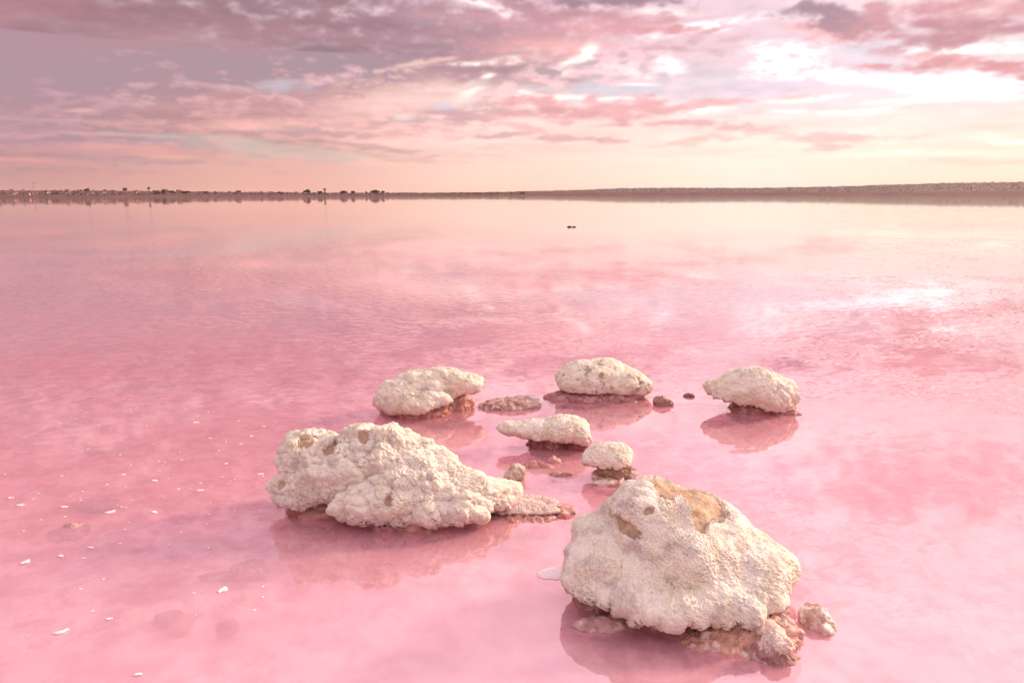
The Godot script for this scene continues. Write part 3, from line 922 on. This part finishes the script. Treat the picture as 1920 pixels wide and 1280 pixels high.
func rocks() -> void:
	big_rock()
	var red := Color(0.55, 0.24, 0.20)
	# the long two-lobed rock
	var c := {"rim": Vector3(0.055, -0.03, -0.10), "teeth": 0.020, "warp": 0.22, "warp_f": 9.0, "seed": Vector3(2, 3, 7), "rough": crust_rough(0.014, 58.0, 0.010, 0.006), "tint": crust_tint(0.3, 0.15),
		"deep": 0.028,
		"bare": [[-0.086, 0.300, 0.026, 0.022, -0.7], [-0.309, 0.280, 0.030, 0.018, 0.0], [-0.208, 0.262, 0.030, 0.016, 0.4], [0.035, 0.124, 0.018, 0.018, 0.0], [-0.39, 0.135, 0.022, 0.012, 0.3]]}
	crusted("salt_rock", "long two-lobed knobbly salt rock left of the largest rock", Vector3(-0.48, 0, -2.69), [
		[[[-0.27, 0.15, -0.03, 0.155, 0.135, 0.15], [-0.34, 0.09, 0.02, 0.115, 0.075, 0.11], [-0.34, 0.20, -0.03, 0.085, 0.085, 0.11], [-0.16, 0.15, 0.02, 0.12, 0.12, 0.12]], Vector3(-0.27, 0.13, -0.01), 260, 140, Vector3(1, 0.9, 0.9)],
		[[[-0.06, 0.17, -0.04, 0.18, 0.145, 0.15], [0.08, 0.13, -0.02, 0.17, 0.12, 0.15]], Vector3(0.0, 0.14, -0.03), 260, 130, Vector3(1, 0.7, 0.8)],
		[[[0.10, 0.10, 0.04, 0.21, 0.125, 0.17], [0.27, 0.07, 0.04, 0.18, 0.085, 0.14], [0.0, 0.08, 0.13, 0.17, 0.08, 0.11], [0.21, 0.06, 0.14, 0.17, 0.07, 0.10]], Vector3(0.13, 0.085, 0.07), 340, 150, Vector3(1, 0.5, 0.7)],
		[[[0.38, 0.045, 0.0, 0.13, 0.055, 0.10], [0.30, 0.05, 0.06, 0.12, 0.055, 0.10]], Vector3(0.36, 0.045, 0.02), 180, 80, Vector3(1, 0.5, 0.7)]], c,
		[[-0.24, -0.02, 0.02, 0.15, 0.085, 0.10], [0.10, -0.01, 0.10, 0.20, 0.075, 0.11], [0.0, -0.03, 0.02, 0.25, 0.07, 0.10]], Vector3(0, -0.02, 0.04), red)
	# the ledge that runs out from its right end
	c = {"rim": Vector3(0.010, 0.0, 0.0), "teeth": 0.006, "warp": 0.35, "warp_f": 12.0, "seed": Vector3(6, 3, 1), "rough": crust_rough(0.010, 55.0, 0.006, 0.003), "tint": crust_tint(0.3, 0.8)}
	crusted("salt_ledge", "low flat salt ledge running right from the long two-lobed rock", Vector3(0.07, 0, -2.66), [
		[[[-0.05, 0.006, 0.0, 0.12, 0.024, 0.060], [0.04, 0.003, 0.03, 0.09, 0.016, 0.045], [0.10, 0.001, -0.01, 0.05, 0.012, 0.04]], Vector3(0.0, 0.013, 0.01), 200, 70, Vector3(1, 0.3, 0.5)],
		[[[0.02, 0.006, -0.07, 0.07, 0.018, 0.022], [0.06, 0.004, -0.05, 0.05, 0.014, 0.018]], Vector3(0.03, 0.008, -0.065), 110, 44, Vector3(1, 0.4, 0.5)]], c,
		[[-0.02, -0.025, 0.02, 0.17, 0.036, 0.11], [0.11, -0.025, 0.0, 0.09, 0.032, 0.09]], Vector3(0, -0.025, 0.02), Color(0.62, 0.26, 0.22), 0.6)
	# back left
	c = {"rim": Vector3(0.055, 0.22, -0.05), "teeth": 0.012, "warp": 0.20, "warp_f": 8.0, "seed": Vector3(9, 3, 2), "rough": crust_rough(0.013, 32.0, 0.008, 0.005), "tint": crust_tint(0.75, 0.15)}
	crusted("salt_rock", "cream salt rock with a rounded bulge, behind the long two-lobed rock", Vector3(-0.485, 0, -4.0), [
		[[[-0.14, 0.085, 0.03, 0.14, 0.095, 0.13], [-0.02, 0.07, 0.08, 0.17, 0.075, 0.10], [-0.15, 0.11, 0.06, 0.08, 0.075, 0.07]], Vector3(-0.09, 0.085, 0.05), 220, 110, Vector3(1, 0.6, 0.8)],
		[[[0.0, 0.12, -0.04, 0.16, 0.105, 0.14], [0.10, 0.15, -0.05, 0.14, 0.085, 0.11], [0.22, 0.145, -0.06, 0.11, 0.055, 0.09]], Vector3(0.07, 0.135, -0.05), 240, 110, Vector3(1, 0.6, 0.7)]], c,
		[[-0.04, -0.01, 0.02, 0.19, 0.08, 0.12], [0.14, 0.0, -0.05, 0.10, 0.09, 0.07]], Vector3(0, -0.01, 0.01), red)
	# back middle, on its dark plate
	c = {"rim": Vector3(0.045, -0.06, 0.0), "teeth": 0.008, "warp": 0.14, "warp_f": 8.0, "seed": Vector3(5, 8, 2), "rough": crust_rough(0.006, 34.0, 0.005, 0.004), "tint": crust_tint(0.65, 0.8)}
	crusted("salt_rock", "rounded cream salt rock sitting on a flat dark red plate", Vector3(0.54, 0, -4.33), [
		[[[-0.09, 0.10, 0.0, 0.18, 0.115, 0.16], [0.02, 0.11, -0.02, 0.16, 0.105, 0.15]], Vector3(-0.05, 0.10, 0.0), 230, 120, Vector3(1, 0.6, 0.8)],
		[[[0.12, 0.085, 0.0, 0.16, 0.085, 0.15], [0.22, 0.06, 0.02, 0.09, 0.055, 0.10]], Vector3(0.14, 0.08, 0.0), 200, 100, Vector3(1, 0.6, 0.8)]], c,
		[[-0.05, -0.01, 0.05, 0.29, 0.055, 0.13], [0.12, -0.02, 0.06, 0.16, 0.06, 0.12]], Vector3(0, -0.01, 0.04), Color(0.46, 0.18, 0.18), 0.3)
	# right
	c = {"rim": Vector3(0.05, -0.18, -0.05), "teeth": 0.014, "warp": 0.14, "warp_f": 8.0, "seed": Vector3(3, 9, 5), "rough": crust_rough(0.007, 36.0, 0.006, 0.004), "tint": crust_tint(0.6, 0.1),
		"bare": [[0.222, 0.035, 0.015, 0.017, 0.0]]}
	crusted("salt_rock", "solitary domed salt rock farthest right, overhanging its dark foot", Vector3(1.365, 0, -4.04), [
		[[[0.0, 0.11, 0.0, 0.18, 0.125, 0.16], [-0.13, 0.10, 0.0, 0.13, 0.075, 0.12], [0.10, 0.08, 0.02, 0.14, 0.125, 0.14], [-0.10, 0.15, 0.01, 0.08, 0.055, 0.08]], Vector3(0.0, 0.10, 0.0), 280, 140, Vector3(1, 0.6, 0.8)]], c,
		[[0.02, -0.01, 0.02, 0.15, 0.075, 0.11], [0.15, -0.02, 0.08, 0.10, 0.045, 0.06]], Vector3(0.02, -0.01, 0.02), Color(0.45, 0.18, 0.16))
	# middle, small
	c = {"rim": Vector3(0.050, -0.05, 0.0), "teeth": 0.014, "warp": 0.18, "warp_f": 10.0, "seed": Vector3(1, 9, 8), "rough": crust_rough(0.012, 55.0, 0.008, 0.005), "tint": crust_tint(0.5, 0.2)}
	crusted("salt_rock", "small wedge-shaped salt rock tapering left, between the five larger rocks", Vector3(0.183, 0, -3.40), [
		[[[0.06, 0.085, 0.0, 0.115, 0.06, 0.10], [0.135, 0.05, 0.03, 0.05, 0.06, 0.06]], Vector3(0.07, 0.075, 0.01), 180, 90, Vector3(1, 0.7, 0.9)],
		[[[-0.05, 0.085, 0.0, 0.12, 0.042, 0.075], [-0.17, 0.09, -0.01, 0.085, 0.026, 0.045], [0.02, 0.085, 0.0, 0.09, 0.045, 0.08]], Vector3(-0.06, 0.085, 0.0), 200, 70, Vector3(1, 0.4, 0.6)]], c,
		[[0.02, -0.01, -0.01, 0.13, 0.07, 0.07], [0.13, 0.0, 0.02, 0.05, 0.06, 0.05]], Vector3(0.03, -0.01, 0), Color(0.28, 0.09, 0.09), 0.15)
	# the little round one
	c = {"rim": Vector3(0.062, -0.03, 0.0), "teeth": 0.012, "warp": 0.14, "warp_f": 10.0, "seed": Vector3(7, 9, 3), "rough": crust_rough(0.011, 58.0, 0.007, 0.004), "tint": crust_tint(0.4, 0.1)}
	var t := crusted("salt_rock", "little round salt rock on a brown stone, just behind the largest rock", Vector3(0.42, 0, -3.02), [
		[[[0.0, 0.085, 0.0, 0.098, 0.058, 0.085], [-0.06, 0.07, 0.02, 0.05, 0.035, 0.05]], Vector3(0.0, 0.08, 0.0), 200, 100, Vector3(1, 0.6, 0.9)]], c,
		[[0.02, -0.01, 0.02, 0.09, 0.04, 0.11], [0.02, -0.02, 0.09, 0.10, 0.035, 0.06]], Vector3(0.02, -0.01, 0.03), Color(0.60, 0.30, 0.26), 0.9)
	var o := {"seed": Vector3(8, 3, 3), "warp": 0.2, "warp_f": 25.0, "rough": base_rough(0.005), "tint": base_tint(Color(0.34, 0.20, 0.13), 0.25)}
	put(blob([[0, 0, 0, 0.078, 0.040, 0.06]], Vector3.ZERO, 120, 60, Vector3(1, 1, 1), o), "brown_stone", M.stone, t).position = Vector3(0.025, 0.033, 0.03)
	for r in [[-0.02, 0.008, 0.105, 0.055, 0.010], [0.085, 0.02, 0.05, 0.03, 0.020]]:
		o = {"seed": Vector3(r[0] * 90, 3, 1), "warp": 0.25, "warp_f": 20.0, "rough": crust_rough(0.007, 75.0, 0.004, 0.003), "tint": crust_tint(0.1, 0.1)}
		put(blob([[0, 0, 0, r[3], r[4], 0.02]], Vector3.ZERO, 70, 36, Vector3(1, 0.6, 0.8), o), "salt_knob", M.crust, t).position = Vector3(r[0], r[1], r[2])
	# stones that barely break the surface
	small_stone("flat_stone", "long flat slab with a pale rim, left of the rock on the dark plate", Vector3(-0.02, 0.0, -4.09), [[0, 0.0, 0, 0.17, 0.045, 0.085], [0.07, 0.012, -0.02, 0.11, 0.04, 0.06]], Vector3(5, 5, 1), Color(0.58, 0.34, 0.30), 0.9)
	small_stone("stone", "knobbly brown pebble right of the rock on the dark plate", Vector3(0.875, 0.0, -4.12), [[0, 0.012, 0, 0.05, 0.035, 0.04], [0.03, 0.008, 0.01, 0.03, 0.022, 0.03]], Vector3(5, 1, 1), Color(0.40, 0.20, 0.16), 0.6)
	small_stone("stone", "tiny dark pebble alone left of the solitary domed rock", Vector3(1.075, 0.0, -4.29), [[0, 0.0, 0, 0.032, 0.018, 0.025]], Vector3(5, 2, 9), Color(0.20, 0.07, 0.07), 0.0)
	small_stone("stone", "pale knobbly stone against the right shoulder of the two-lobed rock", Vector3(0.02, 0.0, -2.99), [[0, 0.025, 0, 0.038, 0.04, 0.035], [-0.02, 0.012, 0.01, 0.03, 0.03, 0.03]], Vector3(4, 2, 6), Color(0.62, 0.46, 0.38), 0.8)
	small_stone("flat_stone", "long low pink stone under the wedge-shaped rock", Vector3(0.10, 0.0, -3.14), [[0, -0.01, 0, 0.055, 0.028, 0.04], [0.05, -0.012, 0.01, 0.04, 0.022, 0.03]], Vector3(4, 7, 6), Color(0.55, 0.22, 0.20), 0.3)
	small_stone("stone", "round pink pebble touching the long low stone under the wedge-shaped rock", Vector3(0.195, 0.0, -3.19), [[0, 0.0, 0, 0.027, 0.024, 0.025]], Vector3(4, 9, 6), Color(0.62, 0.30, 0.26), 0.3)
	small_stone("flat_stone", "flat red stone alone between wedge-shaped rock and salt ledge", Vector3(0.205, 0.0, -3.03), [[0, -0.012, 0, 0.052, 0.022, 0.03], [0.03, -0.012, 0, 0.03, 0.02, 0.02]], Vector3(2, 7, 3), Color(0.52, 0.18, 0.16), 0.3)
	small_stone("stone", "small striped salt stone alone right of the largest rock", Vector3(0.865, 0.0, -1.90), [[0, 0.005, 0, 0.040, 0.040, 0.050], [0.015, 0.0, 0.03, 0.03, 0.025, 0.04]], Vector3(2, 1, 3), Color(0.80, 0.56, 0.50), 1.0)
	small_stone("flat_stone", "red stone on the bed in front of the salt ledge's tip", Vector3(0.20, 0.0, -2.60), [[0, -0.015, 0, 0.04, 0.022, 0.025]], Vector3(2, 2, 3), Color(0.50, 0.13, 0.09), 0.1)
	# stones lying on the bed at the left
	small_stone("sunken_stone", "round red sunken stone in the clear foreground shallows", Vector3(-0.83, -0.031, -1.92), [[0, 0, 0, 0.032, 0.026, 0.028]], Vector3(1, 2, 3), Color(0.40, 0.06, 0.07), 0.1)
	small_stone("sunken_stone", "fainter round pink sunken stone left of the red one", Vector3(-0.98, -0.044, -1.94), [[0, 0, 0, 0.030, 0.018, 0.026]], Vector3(1, 3, 3), Color(0.62, 0.27, 0.25), 0.1)
	small_stone("sunken_stone", "grey sunken stone with pale salt, before the two-lobed rock", Vector3(-0.885, -0.040, -2.27), [[0, 0, 0, 0.06, 0.032, 0.04], [-0.09, -0.01, 0.02, 0.07, 0.012, 0.02]], Vector3(6, 3, 3), Color(0.24, 0.16, 0.19), 0.6)
	small_stone("sunken_stone", "low dark sunken stone left of the round red one", Vector3(-1.03, -0.052, -2.0), [[0, 0, 0, 0.055, 0.02, 0.035]], Vector3(6, 3, 9), Color(0.64, 0.44, 0.46), 0.4)
	small_stone("sunken_stone", "pink stone breaking the surface among the foam flakes", Vector3(-1.64, -0.026, -2.54), [[0, 0, 0, 0.05, 0.032, 0.045], [-0.04, -0.01, 0.01, 0.05, 0.02, 0.03]], Vector3(3, 3, 9), Color(0.60, 0.34, 0.33), 0.6)
	small_stone("sunken_stone", "long dark sunken stone behind the foam flakes", Vector3(-1.74, -0.074, -2.90), [[0, 0, 0, 0.08, 0.02, 0.05], [-0.07, -0.005, 0, 0.06, 0.014, 0.03]], Vector3(3, 8, 9), Color(0.58, 0.36, 0.40), 0.3)
	small_stone("driftwood", "short dark piece of driftwood far out on the bright water", Vector3(2.28, 0.0, -28.3), [[-0.07, 0.0, 0, 0.09, 0.05, 0.05], [0.10, 0.0, 0.0, 0.08, 0.04, 0.04]], Vector3(3, 8, 1), Color(0.10, 0.06, 0.06), 0.0, "driftwood")
	# a thin raft of salt touching the largest rock
	var raft := put(blob([[0, 0, 0, 0.045, 0.004, 0.04], [0.03, 0, -0.012, 0.04, 0.004, 0.022]], Vector3.ZERO, 70, 30, Vector3(1, 0.3, 1), {"warp": 0.3, "warp_f": 22.0, "seed": Vector3(1, 6, 6)}), "salt_raft", M.foam)
	raft.position = Vector3(0.125, 0.001, -2.17)
	tag(raft, "thin pale salt raft floating at the left side of the largest rock", "salt raft")

func small_stone(called: String, label: String, at: Vector3, lumps: Array, seed_: Vector3, colour: Color, salt: float, category := "stone") -> void:
	var o := {"seed": seed_, "warp": 0.25, "warp_f": 22.0, "rough": base_rough(0.004), "tint": base_tint(colour, salt)}
	var m := put(blob(lumps, Vector3.ZERO, 110, 54, Vector3(1, 0.6, 0.8), o), called, M.wet_stone)
	m.position = at
	tag(m, label, category)

func foam() -> void:
	var kinds := []
	rng.seed = 9
	for v in 4:
		var lumps := []
		for k in 5 + v:
			var a := rng.randf() * TAU
			var d := rng.randf() * 0.32
			lumps.append([cos(a) * d * 1.3, 0.0, sin(a) * d, rng.randf_range(0.16, 0.3), rng.randf_range(0.06, 0.13), rng.randf_range(0.14, 0.26)])
		lumps.append([0.0, 0.0, 0.0, 0.36, 0.07, 0.28])
		kinds.append(blob(lumps, Vector3.ZERO, 44, 24, Vector3(1, 0.4, 0.8), {"warp": 0.2, "warp_f": 3.0, "seed": Vector3(v, 0, 2)}))
	var spots := [[-1.71, -3.79, 0.046], [-1.32, -3.72, 0.029], [-1.49, -3.82, 0.018], [-1.53, -3.53, 0.023], [-1.33, -3.56, 0.031], [-1.34, -3.44, 0.028], [-1.59, -3.33, 0.014], [-1.41, -3.34, 0.019], [-1.74, -3.16, 0.016], [-1.31, -3.17, 0.031], [-1.71, -3.04, 0.026], [-1.57, -3.08, 0.013], [-1.54, -2.97, 0.041], [-1.11, -3.04, 0.044], [-1.33, -2.94, 0.017], [-1.30, -2.86, 0.038], [-1.63, -2.90, 0.013], [-2.04, -2.79, 0.037], [-1.95, -2.72, 0.038], [-1.77, -2.70, 0.037], [-1.71, -2.61, 0.019], [-1.56, -2.65, 0.057], [-1.54, -2.70, 0.014], [-1.39, -2.65, 0.041], [-1.08, -2.66, 0.018], [-1.14, -2.54, 0.015], [-1.63, -2.26, 0.043], [-1.54, -2.30, 0.030], [-1.47, -2.36, 0.030], [-1.45, -2.28, 0.021], [-0.90, -2.08, 0.049], [-1.17, -1.92, 0.025], [-0.96, -1.67, 0.029], [-1.79, -2.49, 0.016], [-1.94, -2.78, 0.015], [-1.20, -2.98, 0.015], [-1.60, -3.68, 0.012], [-2.24, -3.05, 0.017], [-1.44, -2.56, 0.011]]
	for k in spots.size():
		var s: Array = spots[k]
		var o := put(kinds[k % 4], "foam_flake", M.foam)
		var w: float = s[2]
		o.scale = Vector3(w, w * 0.6, w * 0.9) * 0.72
		o.rotation.y = 0.5 * sin(k * 5.1) + 0.35
		o.position = Vector3(s[0], 0.002, s[1])
		tag(o, "small white flake of salt foam drifting on the pink water at left", "foam", "foam flakes drifting on the water")
	rng.seed = 15
	for k in 70:
		var o := put(kinds[k % 4], "foam_flake", M.foam)
		var w := rng.randf_range(0.006, 0.014)
		o.scale = Vector3(w, w * 0.6, w * 0.9)
		o.rotation.y = rng.randf() * TAU
		var z := rng.randf_range(-4.3, -1.9)
		o.position = Vector3(z * rng.randf_range(0.36, 0.70), 0.001, z)
		tag(o, "tiny speck of salt foam drifting on the pink water at left", "foam", "foam specks drifting on the water")
	var b := put(kinds[1], "foam_flake", M.foam)
	b.scale = Vector3(0.042, 0.03, 0.030)
	b.rotation.y = 0.5
	b.position = Vector3(-1.27, 0.002, -1.855)
	tag(b, "largest white foam flake, in the front left shallows before the others", "foam", "foam flakes drifting on the water")

# ---------------------------------------------------------------- the scene
func _ready() -> void:
	var cam := Camera3D.new()
	cam.name = "camera"
	cam.fov = 50.0
	cam.far = 12000.0
	cam.near = 0.05
	cam.position = Vector3(0, 1.2, 0)
	cam.rotation_degrees = Vector3(-11.29, 0, -0.15)
	add_child(cam)
	cam.current = true

	soft_noise.noise_type = FastNoiseLite.TYPE_SIMPLEX_SMOOTH
	soft_noise.frequency = 1.0
	soft_noise.fractal_octaves = 3
	soft_noise.seed = 3
	fine_noise.noise_type = FastNoiseLite.TYPE_SIMPLEX_SMOOTH
	fine_noise.frequency = 1.0
	fine_noise.fractal_octaves = 2
	fine_noise.seed = 12
	torn_noise.noise_type = FastNoiseLite.TYPE_SIMPLEX_SMOOTH
	torn_noise.frequency = 1.0
	torn_noise.fractal_octaves = 5
	torn_noise.fractal_gain = 0.55
	torn_noise.seed = 8
	cell_noise.noise_type = FastNoiseLite.TYPE_CELLULAR
	cell_noise.cellular_return_type = FastNoiseLite.RETURN_DISTANCE
	cell_noise.frequency = 1.0
	cell_noise.fractal_type = FastNoiseLite.FRACTAL_NONE
	cell_noise.seed = 21

	var env := Environment.new()
	env.background_mode = Environment.BG_SKY
	var sky := Sky.new()
	var pano := PanoramaSkyMaterial.new()
	pano.panorama = paint_sky()
	sky.sky_material = pano
	env.sky = sky
	env.tonemap_mode = Environment.TONE_MAPPER_LINEAR
	env.tonemap_exposure = EXPOSURE
	env.sdfgi_enabled = true
	env.ssao_enabled = true
	env.ssil_enabled = true
	env.fog_enabled = true
	env.fog_density = 0.00005
	env.fog_light_color = Color(0.96, 0.82, 0.80)
	var we := WorldEnvironment.new()
	we.name = "environment"
	we.environment = env
	add_child(we)

	var sun := DirectionalLight3D.new()
	sun.name = "sun"
	sun.light_energy = 1.3
	sun.light_color = Color(1.0, 0.88, 0.74)
	sun.light_angular_distance = 7.0
	sun.shadow_enabled = true
	sun.rotation = Vector3(deg_to_rad(-21.0), deg_to_rad(118.0), 0.0) 
	add_child(sun)

	M.bed = grainy(0.9, 1.7, 0.8, 41)
	var mottle := noise_texture(1024, 0.008, 7, 52)
	mottle.noise.fractal_gain = 0.62
	var ramp := Gradient.new()
	ramp.set_color(0, Color(0.86, 0.76, 0.79))
	ramp.set_color(1, Color(1.0, 1.0, 1.0))
	ramp.set_offset(0, 0.30)
	ramp.set_offset(1, 0.58)
	mottle.color_ramp = ramp
	M.bed.albedo_texture = mottle
	M.crust = grainy(0.8, 0.11, 0.42, 42)
	M.stone = grainy(0.75, 0.05, 0.12, 43)
	M.wet_stone = grainy(0.35, 0.05, 0.15, 44)
	M.land = plain(Color.WHITE, 1.0)
	M.land.vertex_color_use_as_albedo = true
	M.bark = plain(Color(0.06, 0.045, 0.035))
	M.leaf = plain(Color(0.095, 0.066, 0.06))
	M.leaf_dark = plain(Color(0.045, 0.042, 0.035))
	M.iron = plain(Color(0.09, 0.07, 0.07), 0.6)
	M.crane_paint = plain(Color(0.5, 0.26, 0.22), 0.5)
	M.plaster = plain(Color(0.55, 0.36, 0.34))
	M.plaster_grey = plain(Color(0.32, 0.19, 0.19))
	M.roof = plain(Color(0.24, 0.10, 0.08))
	M.roof_dark = plain(Color(0.12, 0.07, 0.06))
	M.dark_glass = plain(Color(0.05, 0.04, 0.05), 0.2)
	M.foam = plain(Color(0.90, 0.70, 0.73), 0.5)

	build_water()
	build_land()
	rocks()
	foam()
	build_far_things()
